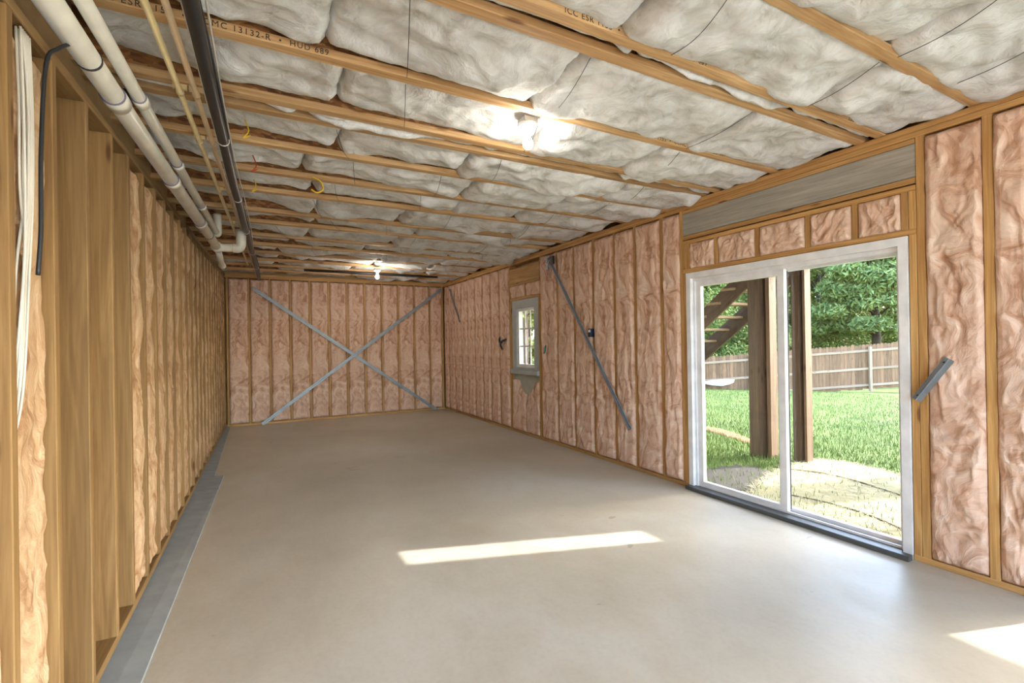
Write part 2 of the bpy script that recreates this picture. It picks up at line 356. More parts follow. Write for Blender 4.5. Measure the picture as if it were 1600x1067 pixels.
# window head and the bare patch beneath the window
bx('header', wr, XR, 3.81, 5.935, 6.84, 2.37, 2.60, M['stud'], .003)
bx('head_plate', wr, XR-.003, 3.81, 5.935, 6.84, 2.33, 2.368, M['stud'], .003)
bx('head_plate', wr, XR-.003, 3.81, 5.935, 6.84, 2.095, 2.13, M['stud'], .003)
for y in (6.34,): bx('cripple_stud', wr, XR, 3.81, y, y+.038, 2.13, 2.33, M['stud'], .003)
rbatt(5.94, 6.34, 2.13, 2.33, 20, 14, amp=.03); rbatt(6.38, 6.84, 2.13, 2.33, 20, 14, amp=.03)
bx('sill_board', wr, XR+.03, 3.80, 5.98, 6.80, .30, .93, M['stemwall'])
def patch_fn(seed, wd, ln, side):
    f0 = wall_fn(seed, wd, ln, .02, .03)
    def fn(u, v):
        h, du, dv = f0(u, v); return h-.09*np.clip((v-.5)*2.2, 0, 1)*np.clip(1.4*(u if side else 1-u)-.1, 0, 1), du, dv
    return fn
for k, (a, b_, s) in enumerate(((5.98, 6.36, 0), (6.37, 6.80, 1))):
    batt('insulation_batt', wr, (XR, b_, .04), (0, -1, 0), (0, 0, 1), (-1, 0, 0), b_-a, .80, 22, 40, .03, M['pink'], patch_fn(40+k, b_-a, .8, s))

# ---- sliding door
DZ = 2.058
def ring(name, parent, y0, y1, z0, z1, wv, wb, wt, x0, x1, mat):
    v = []; 
    parts = []
    for (a, b_, c, d) in ((y0, y0+wv, z0, z1), (y1-wv, y1, z0, z1), (y0+wv, y1-wv, z1-wt, z1), (y0+wv, y1-wv, z0, z0+wb)):
        if d-c <= 0: continue
        parts.append(([(x0,a,c),(x1,a,c),(x1,b_,c),(x0,b_,c),(x0,a,d),(x1,a,d),(x1,b_,d),(x0,b_,d)], BOXF))
    V, F = merge(parts); return link(name, mesh(name, V, F), parent, mat)
def slider(nm, D0, D1, label):
    dr = empty(nm, (3.74, (D0+D1)/2, 0), label, 'door', kind='structure'); ym = D0+.836
    ring('frame', dr, D0, D1, .0, DZ, .05, .02, .055, 3.655, 3.82, M['vinyl'])
    ring('frame_trim', dr, D0+.05, D1-.05, .02, DZ-.055, .022, .0, .028, 3.69, 3.81, M['vinyl'])
    bx('threshold', dr, 3.60, 3.85, D0+.0, D1, .0, .035, M['bronze'], .004)
    bx('threshold_track', dr, 3.70, 3.72, D0+.05, D1-.05, .035, .05, M['vinyl'])
    for nm, y0, y1, x0, wv in (('sliding_sash', ym, D1-.072, 3.705, .055), ('fixed_sash', D0+.055, ym+.09, 3.752, .018)):
        s_ = ring(nm, dr, y0, y1, .04, DZ-.083, wv, .03 if wv < .03 else .045, .02 if wv < .03 else .05, x0, x0+.04, M['vinyl'])
        bx('pane', s_, x0+.017, x0+.023, y0+wv, y1-wv, .07, DZ-.1, M['glass'])
    bx('meeting_stile', dr, 3.752, 3.79, ym+.02, ym+.09, .05, DZ-.083, M['vinyl'])
    bx('seal', dr, 3.748, 3.752, ym-.005, ym+.008, .06, DZ-.1, M['black'])
slider('door_1', 1.474, 3.240, 'white vinyl sliding glass door looking onto the yard')
slider('door_2', -1.0, .88, 'second white sliding door nearer the open end of the basement')

# ---- small window
wi = empty('window_1', (3.72, 6.39, .93), 'small grey framed window with white grid of panes', 'window', kind='structure')
ring('frame', wi, 5.985, 6.795, .935, 2.09, .13, .10, .13, 3.675, 3.80, M['greyframe'])
bx('sill', wi, 3.63, 3.80, 5.975, 6.80, .93, 1.0, M['greyframe'], .004)
sa = ring('sash', wi, 6.115, 6.665, 1.035, 1.96, .045, .05, .045, 3.70, 3.76, M['vinyl'])
y0, y1, z0, z1 = 6.16, 6.62, 1.085, 1.915
for i in (1, 2):
    yy = y0+(y1-y0)*i/3; bx('muntin', sa, 3.7225, 3.7365, yy-.011, yy+.011, z0, z1, M['vinyl'])
    zz = z0+(z1-z0)*i/3; bx('muntin', sa, 3.723, 3.736, y0, y1, zz-.011, zz+.011, M['vinyl'])
for i in range(3):
    for j in range(3): bx('pane', sa, 3.727, 3.732, y0+(y1-y0)*i/3+.011, y0+(y1-y0)*(i+1)/3-.011, z0+(z1-z0)*j/3+.011, z0+(z1-z0)*(j+1)/3-.011, M['glass'])

# ---- back wall
wb = bx('wall_back', None, -1.0, 3.83, YB+.14, YB+.16, 0, 3.05, M['sheath']); tag(wb, 'far stud wall filled with pink insulation behind crossed braces', 'wall', kind='structure')
for z in (ZS, ZS+.038): bx('top_plate', wb, -.9, 3.81, YB, YB+.14, z, z+.0375, M['stud'])
bx('bottom_plate', wb, -.5, 3.66, YB-.004, YB+.14, 0, .038, M['stud'])
SB = [-.44, -.1]+[.24+.342*i for i in range(10)]+[3.6]
for x in SB: bx('stud', wb, x+.006, x+.036, YB-.002, YB+.14, .038, ZS, M['stud'])
for a, b_ in zip(SB[:-1], SB[1:]):
    sd += 1.37; batt('insulation_batt', wb, (a+.038, YB, .04), (1, 0, 0), (0, 0, 1), (0, -1, 0), b_-a-.034, ZS-.05, 22, 100, .12, M['pink'], wall_fn(sd, b_-a-.034, ZS-.05, amp=.024, bul=.034, fu=8, fv=2.0))

# ---- left wall
def lp(y, dx=0, z=0): return Vector((XL(y)+dx, y, z))
LD = math.atan(.0185); LDIR = Vector((math.sin(LD), math.cos(LD), 0)); LN = Vector((math.cos(LD), -math.sin(LD), 0))
wl = board('wall_left', None, lp(YN, -.155, 1.5), lp(10.05, -.155, 1.5), 3.1, .02, M['sheath'], up=LN, ch=0); tag(wl, 'left stud wall of amber lumber partly filled with pink insulation', 'wall', kind='structure')
YL = [-.9, -.56, -.22, .12, .46, .80, 1.14, 1.49, 1.85, 2.17, 2.51, 2.86, 3.17, 3.52, 3.86, 4.20, 4.55, 4.9, 5.24, 5.58, 5.92, 6.27, 6.61, 6.95, 7.3, 7.64, 7.98, 8.33, 8.67, 9.0, 9.35, 9.66]
for y in YL:
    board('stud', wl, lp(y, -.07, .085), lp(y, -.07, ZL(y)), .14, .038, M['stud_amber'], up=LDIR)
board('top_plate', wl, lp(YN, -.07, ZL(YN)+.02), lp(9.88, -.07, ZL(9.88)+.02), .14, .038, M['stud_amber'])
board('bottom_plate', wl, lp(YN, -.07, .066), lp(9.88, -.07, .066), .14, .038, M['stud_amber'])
for a, b_ in zip(YL[:-1], YL[1:]):
    if b_ < 1.8 or 2.1 < a < 2.9: continue
    sd += 1.37; fine = a < 3.6; ln = ZL(a)-.11
    off = -.03 if a < 2 else -.02
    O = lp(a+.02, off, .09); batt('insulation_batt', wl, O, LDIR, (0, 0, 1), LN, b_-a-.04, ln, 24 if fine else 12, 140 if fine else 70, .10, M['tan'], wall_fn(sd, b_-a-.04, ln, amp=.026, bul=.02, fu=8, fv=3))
# stepped kerb at the foot of the left wall
def kerb(y0, y1, pr0, pr1, h, nm):
    P = [lp(y0, -.145), lp(y0, pr0), lp(y1, pr1), lp(y1, -.145)]
    V = [(p.x, p.y, 0) for p in P]+[(p.x, p.y, h) for p in P]; V[5] = (V[5][0]-.004, V[5][1], .008); V[6] = (V[6][0]-.004, V[6][1], .008)
    return link(nm, mesh(nm, V, BOXF), None, M['kerb'])
tag(kerb(YN, 6.16, .06, .205, .046, 'trim_1'), 'low blue-grey concrete kerb below the left stud wall, nearer stretch', 'kerb', kind='structure')
tag(kerb(6.162, 9.88, .115, .05, .046, 'trim_2'), 'narrower blue-grey concrete kerb running on to the far corner', 'kerb', kind='structure')

# ---- ceiling: deck, joists, batts, hanger wires
ce = bx('ceiling', None, -1.2, 3.83, YN, 10.06, 3.05, 3.075, M['osb']); tag(ce, 'open joist ceiling packed with white fibreglass insulation', 'ceiling', kind='structure')
JO = [(-2.0, -1.94), (-1.4, -1.34), (-.8, -.74), (-.2, -.14), (.50, .56), (1.108, 1.17), (1.585, 1.645), (1.708, 1.77), (2.316, 2.378), (2.855, 2.915), (2.998, 3.06), (3.50, 3.562), (4.06, 4.122), (4.57, 4.632), (5.26, 5.322), (5.74, 5.80), (6.42, 6.482), (7.0, 7.06), (7.6, 7.66), (8.24, 8.30), (8.82, 8.88), (9.38, 9.44)]
JX0, JX1 = -.72, 3.80
def text(parent, s, x, y, z, size):
    cu = bpy.data.curves.new('lettering', 'FONT'); cu.body = s; cu.size = size; cu.extrude = .0004; cu.space_character = 1.2
    t = bpy.data.objects.new('tmp', cu); COL.objects.link(t); bpy.context.view_layer.update()
    me = bpy.data.meshes.new_from_object(t.evaluated_get(bpy.context.evaluated_depsgraph_get())); bpy.data.objects.remove(t)
    return link('lettering', me, parent, M['ink'], Matrix.Translation((x, y, z)) @ Matrix.Rotation(R(90), 4, 'X'))
joists = {}
for a, b_ in JO:
    yc = (a+b_)/2; j = bx('joist', ce, JX0, JX1, a, b_, ZJ, ZJ+.04, M['flange'], .003); joists[a] = j
    bx('web', j, JX0, JX1, yc-.006, yc+.006, ZJ+.04, 3.01, M['osb']); bx('top_flange', j, JX0, JX1, a, b_, 3.01, 3.05, M['flange'])
STAMP = 'ICC ESR 1153  \u2022  CCMC 13132-R  \u2022  HUD 689'
for a, x, s in ((2.316, -.52, STAMP), (2.316, 2.2, STAMP), (1.585, 1.12, STAMP), (1.108, 3.36, '220'), (1.585, 3.22, '220')): text(joists[a], s, x, a-.0012, ZJ+.007, .036)
wsd = 3.0
def ceil_fn(seed, wd, ln, x0, lift0, lift1, sag):
    def fn(u, v):                       # u across the bay (y), v along the joist (x)
        X = x0+v*ln; y = u*wd
        e = np.clip(np.minimum(u, 1-u)*wd/.13, 0, 1); ev = np.clip(np.minimum(v, 1-v)*ln/.06, 0, 1)
        prof = np.sqrt(1-(1-e)**2)*.06; seam = (1-np.sqrt(1-(1-ev)**2))*.05
        lump = fbm(X*2.1+seed, y*2.4, seed, 3)*.062; tuft = fbm(X*7+fbm(X*4, y*4, seed, 2)*.9, y*7, seed+5, 4)*.03
        nearlift = np.clip(1-u*2.2, 0, 1)*0
        base = -(lift0+(lift1-lift0)*v)+nearlift
        droop = .055*np.clip(fbm(X*1.5+seed*3, u*1.3+seed, seed, 3)*2-.15, 0, 1)*ev
        return base+prof-seam+droop+lump*e+tuft*(.4+.6*e)+sag*np.clip(v-.55, 0, 1)**1.5*e, v*0, fbm(y*8+seed, u*0, seed, 3)*.02*(1-ev)
    return fn
def cbatt(y0, y1, x0, x1, fine, lift0, lift1, sag):
    global wsd; wsd += 2.13
    nv = max(10, int((x1-x0)/.6*(26 if fine else 14))); nu = max(8, int((y1-y0)/.5*(26 if fine else 14)))
    batt('insulation_batt', ce, (x0, y0, ZJ+.03), (0, 1, 0), (1, 0, 0), (0, 0, -1), y1-y0, x1-x0, nu, nv, .17, M['white_batt'], ceil_fn(wsd, y1-y0, x1-x0, x0, lift0, lift1, sag))
rr = random.Random(5)
for (a0, a1), (b0, b1) in zip(JO[3:], JO[4:]+[(9.90, 9.9)]):
    y0, y1 = a1-.03, b0+.03
    if y1-y0 < .16: y0, y1 = a1, b0
    cuts = [-.62, rr.uniform(.25, .6), rr.uniform(1.35, 1.8), rr.uniform(2.5, 2.95), 3.70]
    for k, (c0, c1) in enumerate(zip(cuts[:-1], cuts[1:])):
        l0, l1 = [(.095, .07), (.06, .025), (.02, .01), (.01, .02)][k]; l0 += .02*(a0 > 4); l1 += .02*(a0 > 4); l0 += rr.uniform(-.02, .03); l1 += rr.uniform(-.02, .03)
        sag = rr.choice([0, 0, .1, .22]) if k == 0 and 2.9 < a0 < 6 else 0
        if y1-y0 < .16: l0, l1, sag = .03, .03, 0
        cbatt(y0, y1, c0+.004, c1-.004, a0 < 4, l0, l1, sag)
def hanger(y0, y1, x, sag=.05, skew=.12):
    P = [Vector((x+skew*t, y0+(y1-y0)*t, ZJ-.005-sag*math.sin(math.pi*t))) for t in np.linspace(0, 1, 13)]
    tube('support_wire', ce, P, .0018, M['wire'], 5)
gaps = [(a[1], b_[0]) for a, b_ in zip(JO[3:-1], JO[4:]) if b_[0]-a[1] > .3]
for i, (a, b_) in enumerate(gaps):
    for x in ([.5, 1.6, 2.75] if i > 1 else [2.2, 2.9]): hanger(a, b_, x+rr.uniform(-.3, .3), rr.uniform(.015, .04), rr.uniform(.05, .25))

# ------------------------------------------------------------------ lamps
def lamp(x, y, z, label, glow):
    t = empty('ceiling_lamp', (x, y, z), label, 'lamp', 'bare bulbs in porcelain lampholders')
    bx('mounting_box', t, x-.045, x+.045, y-.045, y+.045, z, z+.03, M['greyframe'])
    lathe('lampholder', t, [(0, 0), (.058, 0), (.058, -.008), (.05, -.02), (.03, -.032), (.024, -.05), (.024, -.06), (0, -.06)], M['porcelain'], (x, y, z))
    lathe('bulb', t, [(.0125, -.055), (.014, -.075), (.024, -.092), (.0305, -.112), (.028, -.132), (.017, -.146), (0, -.151)], glow, (x, y, z))
lamp(1.46, 2.465, 2.728, 'bare glowing bulb in white lampholder beside the stamped joist', M['bulb'])
lamp(1.84, 8.16, 2.685, 'bare glowing bulb under the ceiling close to the far wall', M['bulb2'])

# ------------------------------------------------------------------ pipes
def along(px0, px1, z, t0, t1):
    a, b_ = on_z(px0, z), on_z(px1, z); return a+(b_-a)*t0, a+(b_-a)*t1
a, b_ = along((75, 0), (339, 386), 2.5, -.7, 1)
dp = empty('drain_pipe', a, 'thick white plastic drain pipe with couplings above the left wall', 'pipe'); d = (b_-a).normalized()
tube('pipe', dp, [a, b_], .0405, M['pvc'], 20)
for y in (2.62, 3.75, 4.9):
    p = a+d*((y-a.y)/d.y); tube('coupling', dp, [p-d*.045, p+d*.045], .047, M['pvc'], 20); tube('joint_ring', dp, [p-d*.047, p-d*.0445], .0472, M['primer'], 20)
for y in (2.3, 5.4): p = a+d*((y-a.y)/d.y); tube('strap', dp, [p-d*.006, p+d*.006], .0425, M['wire'], 20)
e1 = b_+d*.05; sx = Vector((1, -.12, 0)).normalized()
tube('tee', dp, [b_-d*.06, e1], .053, M['pvc'], 20)
tube('branch_pipe', dp, catmull([b_-d*.0, b_+sx*.07+d*.02, b_+sx*.16], 6), .043, M['pvc'], 18)
tube('elbow', dp, catmull([b_+sx*.15, b_+sx*.20, b_+sx*.225+Vector((0, 0, .04)), b_+sx*.23+Vector((0, 0, .20))], 6), .049, M['pvc'], 18)
q = b_+Vector((.0, .9, -.06)); tube('tail_pipe', dp, [e1-d*.02, q], .032, M['pvc'], 16); tube('end_cap', dp, [q-d*.02, q+d*.06], .039, M['pvc'], 16)
a, b_ = along((129, 0), (339, 364), 2.57, -.7, 1); d = (b_-a).normalized()
vp = empty('vent_pipe', a, 'thinner white plastic pipe running beside the thick drain pipe', 'pipe'); tube('pipe', vp, [a, b_], .027, M['pvc'], 18)
for y in (2.75, 3.62, 4.6): p = a+d*((y-a.y)/d.y); tube('coupling', vp, [p-d*.035, p+d*.035], .0325, M['pvc'], 18); tube('joint_ring', vp, [p-d*.037, p-d*.0345], .0327, M['primer'], 18)
tube('elbow', vp, catmull([b_-d*.04, b_+d*.02, b_+d*.05+Vector((0, 0, .05)), b_+d*.05+Vector((0, 0, .2))], 6), .037, M['pvc'], 16)
for px0, px1, mt, lb in (((225, 0), (375, 382), 'cpvc', 'cream yellow water tube clipped under the joists next to the white pipes'), ((257, 0), (386, 385), 'cpvc2', 'tan water tube clipped under the joists next to the black insulated line')):
    a, b_ = along(px0, px1, 2.705, -.5, 1.35); t = empty('water_tube', a, lb, 'pipe'); tube('tube', t, [a, b_], .0135, M[mt], 12); d = (b_-a).normalized()
    for (j0, j1) in JO[9:17:2]: p = a+d*((j0+.03-a.y)/d.y); tube('clip', t, [p-d*.012, p+d*.012], .018, M[mt], 10); bx('clip_tab', t, p.x-.03, p.x+.03, p.y-.008, p.y+.008, p.z+.012, ZJ-.002, M[mt])
a, b_ = along((294, 0), (394, 394), 2.66, -.5, 1.55); d = (b_-a).normalized()
bl = empty('insulated_line', a, 'black foam-wrapped refrigerant line with zip ties under the joists', 'pipe')
P = [a+d*((b_-a).length*t)+Vector((.008*math.sin(t*9), 0, .006*math.sin(t*13)-.012*math.sin(t*math.pi*8)**2)) for t in np.linspace(0, 1, 50)]
tube('foam_sleeve', bl, P, .029, M['black'], 16)
tube('cable', bl, [p+Vector((.026+.006*math.sin(i*.5), 0, .018)) for i, p in enumerate(P)], .007, M['wire'], 6)
tube('cable', bl, [p+Vector((-.029, 0, -.006)) for p in P], .0035, M['romex'], 6)
for i in (18, 24, 30, 36, 42): tube('zip_tie', bl, [P[i]-d*.004, P[i]+d*.004], .0335, M['romex'], 12)
a, b_ = along((322, 0), (395, 380), 2.715, -.5, 1.3)
tag(tube('thin_cable', None, [a+(b_-a)*t+Vector((.012*math.sin(t*11), 0, -.012*abs(math.sin(t*16)))) for t in np.linspace(0, 1, 40)], .0045, M['romex'], 6), 'thin pale cable strung beside the black insulated line', 'cable')
for y, c, s in ((3.3, 'yellow', .0), (3.9, 'red', .03), (4.4, 'yellow', .02)):
    x = -.10+.02*y+s; tag(tube('loose_wire', None, catmull([(x, y, 2.80), (x+.02, y-.03, 2.72), (x-.01, y-.05, 2.665), (x+.03, y-.02, 2.70)], 6), .004, M[c], 6), {3.3: 'short yellow wire end hanging beside the black line', 3.9: 'short red wire end hanging beside the black line', 4.4: 'yellow wire end below the first wire ends along the black line'}[y], 'wire')
h = on_z((495, 295), 2.66)
tag(tube('hooked_cable', None, catmull([h+Vector((-.03, 0, .09)), h+Vector((.03, 0, .06)), h+Vector((.045, 0, .0)), h+Vector((0, 0, -.03)), h+Vector((-.04, 0, -.01))], 8), .006, M['yellow'], 8), 'yellow cable end curled into a hook below the white insulation', 'cable')
a, b_ = Vector((.75, 8.72, 2.70)), Vector((3.1, 8.72, 2.70))
tag(tube('black_pipe', None, [a, b_], .02, M['black'], 12), 'straight black pipe crossing the ceiling behind the far bulb', 'pipe')
# cable bundle in the left wall
cb_ = empty('cable_bundle', lp(2.02, -.05, 2.3), 'bundle of white electrical cables hanging down the left wall bay', 'cables')
for i in range(10):
    y = 1.935+.012*(i % 6)+.005*(i//6); dx = .004-.012*(i//6); s = rr.uniform(-.012, .012)
    P = [lp(y, dx-.01, ZL(2)-.01), lp(y-.008+s, dx, 2.15), lp(y-.014+.008*math.sin(i), dx, 1.9), lp(1.895+.009*(i % 8), dx+.004*math.cos(i), 1.66), lp(1.885+.008*(i % 8), dx-.012, 1.4-.05*(i % 3)), lp(1.88+.008*(i % 8), -.035, 1.12)]
    tube('cable', cb_, catmull(P, 6), .0037, M['romex'], 6)
tag(tube('black_cable', None, catmull([(-.50, 2.32, 2.53), (-.53, 2.2, 2.50), (-.56, 2.1, 2.42), lp(2.06, .012, 2.34), lp(2.02, .01, 2.05), lp(1.985, .018, 1.8), lp(1.965, .016, 1.65)], 8), .006, M['black'], 8), 'black cable arching from the drain pipe down over the white cables', 'cable')

# ------------------------------------------------------------------ braces and small wall hardware
def angle_strip(name, parent, a, b_, n, wd=.045, th=.0025, lip=.022, mat=None):
    a, b_, n = Vector(a), Vector(b_), Vector(n); d = (b_-a).normalized(); s = n.cross(d).normalized(); L = (b_-a).length
    prof = [(-wd/2, 0), (-.003, 0), (-.003, -lip), (.003, -lip), (.003, 0), (wd/2, 0), (wd/2, th), (-wd/2, th)]
    prof = [(-wd/2, 0), (wd/2, 0), (wd/2, lip*.5), (wd/2-th, lip*.5), (wd/2-th, th), (th/2, th), (th/2, lip), (-th/2, lip), (-th/2, th), (-wd/2, th)]
    V = [a+s*p+n*q for p, q in prof]+[b_+s*p+n*q for p, q in prof]; k = len(prof)
    F = [(i, (i+1) % k, k+(i+1) % k, k+i) for i in range(k)]+[tuple(range(k-1, -1, -1)), tuple(range(k, 2*k))]
    return link(name, mesh(name, V, F), parent, mat or M['steel'])
def brace(a, b_, n, label, group=None, **k):
    t = empty('wall_brace', a, label, 'brace', group); angle_strip('strip', t, a, b_, n, **k); a, b_ = Vector(a), Vector(b_); L = (b_-a).length; d = (b_-a)/L
    for i in range(max(2, int(L/.4))):
        p = a+d*(.03+(L-.06)*i/max(1, int(L/.4)-1)) + Vector(n)*.003 + Vector(n).cross(d)*.012
        tube('nail', t, [p, p+Vector(n)*.003], .005, M['wire'], 6)
yb = YB-.055
brace(on_y((395, 450), yb), on_y((684, 641), yb), (0, -1, 0), 'galvanised steel brace falling from upper left to lower right of the far wall', wd=.06)
yb = YB-.085
brace(on_y((690, 452), yb), on_y((410, 663), yb), (0, -1, 0), 'galvanised steel brace rising from lower left to upper right of the far wall', wd=.06)
xb = XR-.055
brace(on_x((858, 405), xb), on_x((985, 671), xb), (-1, 0, 0), 'long dark steel brace slanting down between window and sliding door', wd=.055)
brace(on_x((703, 452), xb), on_x((719, 503), xb), (-1, 0, 0), 'short thin steel brace high in the far right corner', wd=.03)
xb = XR-.035
brace(on_x((1432, 625), xb), on_x((1484, 561), xb), (-1, 0, 0), 'short bright steel brace end screwed to the door stud', wd=.05)
# clutter where the long brace starts
c = on_x((857, 408), XR-.05); t = empty('brace_bracket', c, 'metal bracket with tangled thin wires at the top of the long brace', 'bracket')
bx('plate', t, c.x-.004, c.x, c.y-.06, c.y+.07, c.z-.10, c.z+.06, M['steel']); bx('hinge', t, c.x-.03, c.x-.004, c.y-.02, c.y+.02, c.z-.12, c.z+.04, M['steel']); bx('box', t, c.x-.03, c.x, c.y-.15, c.y-.06, c.z-.06, c.z+.05, M['black'])
for i in range(9):
    s = Vector((0, rr.uniform(-.12, .16), rr.uniform(-.02, .05))); tube('thin_wire', t, catmull([c+s, c+s+Vector((-.04, rr.uniform(-.05, .05), -.05)), c+s+Vector((-.02, rr.uniform(-.08, .08), -.13)), c+s+Vector((.0, rr.uniform(-.1, .1), rr.uniform(-.3, -.16)))], 5), .0022, M['romex'] if i % 3 else M['red'], 5)
c = on_x((924, 520), XR-.03); t = empty('outlet_box', c, 'small dark blue device with pale label fixed to a stud', 'electrical box')
bx('case', t, c.x-.03, c.x+.04, c.y-.03, c.y+.03, c.z-.05, c.z+.05, M['blue'], .004); bx('face', t, c.x-.034, c.x-.03, c.y-.018, c.y+.018, c.z+.008, c.z+.038, M['vinyl']); bx('clip', t, c.x-.032, c.x-.03, c.y-.02, c.y+.02, c.z-.04, c.z-.01, M['black'])
c = on_x((785, 535), XR-.04)
V, F = merge([tube_data(catmull([c+Vector((.03, .10, .12)), c+Vector((-.01, .09, .04)), c+Vector((-.02, .02, -.01)), c+Vector((-.02, -.06, .03)), c+Vector((.0, -.13, .05))], 6), .016, 7), tube_data(catmull([c+Vector((.02, .03, -.12)), c+Vector((-.02, .03, -.04)), c+Vector((-.02, -.02, .02)), c+Vector((-.01, -.10, .03))], 6), .016, 7)])
tag(link('cable_stub', mesh('cable_stub', V, F, True), None, M['black']), 'black forked cable stub poking out of the pink insulation by the window', 'cable')
c = on_x((853, 545), XR-.03)
tag(tube('cable_clip', None, catmull([c+Vector((.02, .03, .05)), c+Vector((-.01, 0, .02)), c+Vector((-.01, .01, -.03)), c+Vector((0, .05, -.06))], 6), .012, M['teal'], 7), 'teal cable clip in the insulation right of the small window', 'clip')

# ------------------------------------------------------------------ yard
def gz(x, y):
    s = np.clip((np.asarray(x, float)-6)/14, 0, 2.5); return -.10-.62*s-.03*np.clip(np.asarray(y, float)-10, 0, 12)*np.clip(s, 0, 1)+.02*pnoise(np.asarray(x)*.7, np.asarray(y)*.7)
gx, gy = np.meshgrid(np.concatenate([np.linspace(3.86, 12, 60), np.linspace(12.4, 70, 40)]), np.concatenate([np.linspace(-2.5, 0, 6), np.linspace(.5, 16, 60), np.linspace(17, 70, 30)]))
i = np.arange(gx.size).reshape(gx.shape); f = np.stack([i[:-1, :-1], i[:-1, 1:], i[1:, 1:], i[1:, :-1]], -1).reshape(-1, 4)
gd = link('ground', mesh('ground', np.stack([gx, gy, gz(gx, gy)], -1).reshape(-1, 3), f, True), None, M['lawn']); tag(gd, 'green lawn sloping from the door to the fence', 'lawn', kind='structure')
py_ = bx('bounce_slab', None, -30, 30, -40, YN, -.3, -.02, M['stemwall']); tag(py_, 'unseen pale slab added to bounce daylight into the open end of the basement', 'bounce_slab', kind='structure')  # unseen slab added as a reflector for fill light behind the camera
def patch(name, mat, pts, dz, label, cat):
    P = np.array([on_z(p, -.11)[:2] for p in pts]); P = np.array([(v.x, v.y) for v in catmull([(*p, 0) for p in list(P)+[P[0]]], 6)][:-1]); c0 = P.mean(0); V = []; F = []; n = len(P)
    for r in (1, .8, .5, .2):
        for k, p in enumerate(P): q = c0+(p-c0)*r*(1+.06*math.sin(k*2.3)); V.append((q[0], q[1], float(gz(q[0], q[1]))+dz*min(1, (1-r)*6)+.004))
    for s in range(3):
        for k in range(n): F.append((s*n+k, s*n+(k+1) % n, (s+1)*n+(k+1) % n, (s+1)*n+k))
    F.append(tuple(range(3*n, 4*n))); o = link(name, mesh(name, V, F, True), None, mat); tag(o, label, cat, kind='structure'); return P
SOIL = patch('soil_patch', M['soil'], [(1098, 735), (1150, 728), (1205, 738), (1190, 765), (1150, 795), (1098, 775)], .015, 'bare soil coloured as in deck shade just outside the fixed door panel', 'soil')
CLAY = patch('clay_patch', M['clay'], [(1100, 663), (1130, 668), (1172, 684), (1172, 694), (1130, 680), (1098, 670)], .015, 'strip of orange clay in the lawn left of the deck post', 'soil')
SP = patch('straw_bed', M['strawbed'], [(1150, 792), (1218, 736), (1290, 722), (1420, 752), (1480, 800), (1500, 880), (1400, 870), (1250, 828)], .02, 'pale straw spread over the ground outside the door', 'straw bed')
def scatter(name, n, test, L, wd, mat, label, cat, lay):
    V = []; F = []; r = np.random.RandomState(3)
    while len(F) < n:
        x, y = test(r); z = float(gz(x, y))+.006; a = r.uniform(0, 6.28); l = L*r.uniform(.5, 1.2); k = len(V)
        if lay: dx, dy, dz = math.cos(a)*l, math.sin(a)*l, r.uniform(0, .025); z += .02
        else: dx, dy, dz = math.cos(a)*l*.45, math.sin(a)*l*.45, l
        px_, py_ = -math.sin(a)*wd, math.cos(a)*wd
        V += [(x-px_, y-py_, z), (x+px_, y+py_, z), (x+dx+px_*.4, y+dy+py_*.4, z+dz), (x+dx-px_*.4, y+dy-py_*.4, z+dz)]; F.append((k, k+1, k+2, k+3))
    o = link(name, mesh(name, V, F), None, mat); tag(o, label, cat, kind='stuff')
lo, hi = SP.min(0), SP.max(0)
def inpoly(x, y, P):
    j = np.roll(P, 1, 0); c = ((P[:, 1] > y) != (j[:, 1] > y)) & (x < (j[:, 0]-P[:, 0])*(y-P[:, 1])/(j[:, 1]-P[:, 1]+1e-12)+P[:, 0]); return c.sum() % 2 == 1
def tst_straw(r):
    while True:
        x, y = r.uniform(lo[0], hi[0]), r.uniform(lo[1], hi[1])
        if x > 3.95 and inpoly(x, y, SP): return x, y
def tst_grass(r):
    while True:
        x = 4+16*r.rand()**1.6; y = x*r.uniform(.36, .92)
        if not (inpoly(x, y, SP) or inpoly(x, y, SOIL) or inpoly(x, y, CLAY)) or r.rand() < .10: return x, y
scatter('straw', 9000, tst_straw, .12, .0022, M['straw'], 'loose pale straw strewn over the ground by the door', 'straw', True)
scatter('grass', 42000, tst_grass, .055, .004, M['blade'], 'short green grass blades of the lawn', 'grass', False)
for k, pts in enumerate(([(1222, 733), (1290, 742), (1350, 757), (1415, 778)], [(1232, 775), (1290, 787), (1350, 805), (1415, 832)])):
    P = [on_z(p, -.085) for p in pts]; P = [P[0]-(P[1]-P[0])*.2]+P+[P[-1]+(P[-1]-P[-2])*2]
    P = [Vector((p.x, p.y, float(gz(p.x, p.y))+.03)) for p in P]
    tag(tube('ground_cable', None, catmull(P, 8), .009, M['deckwood'], 6), ['thin brown cable on the straw farther from the door sill', 'thin brown cable on the straw nearer the door sill'][k], 'cable')
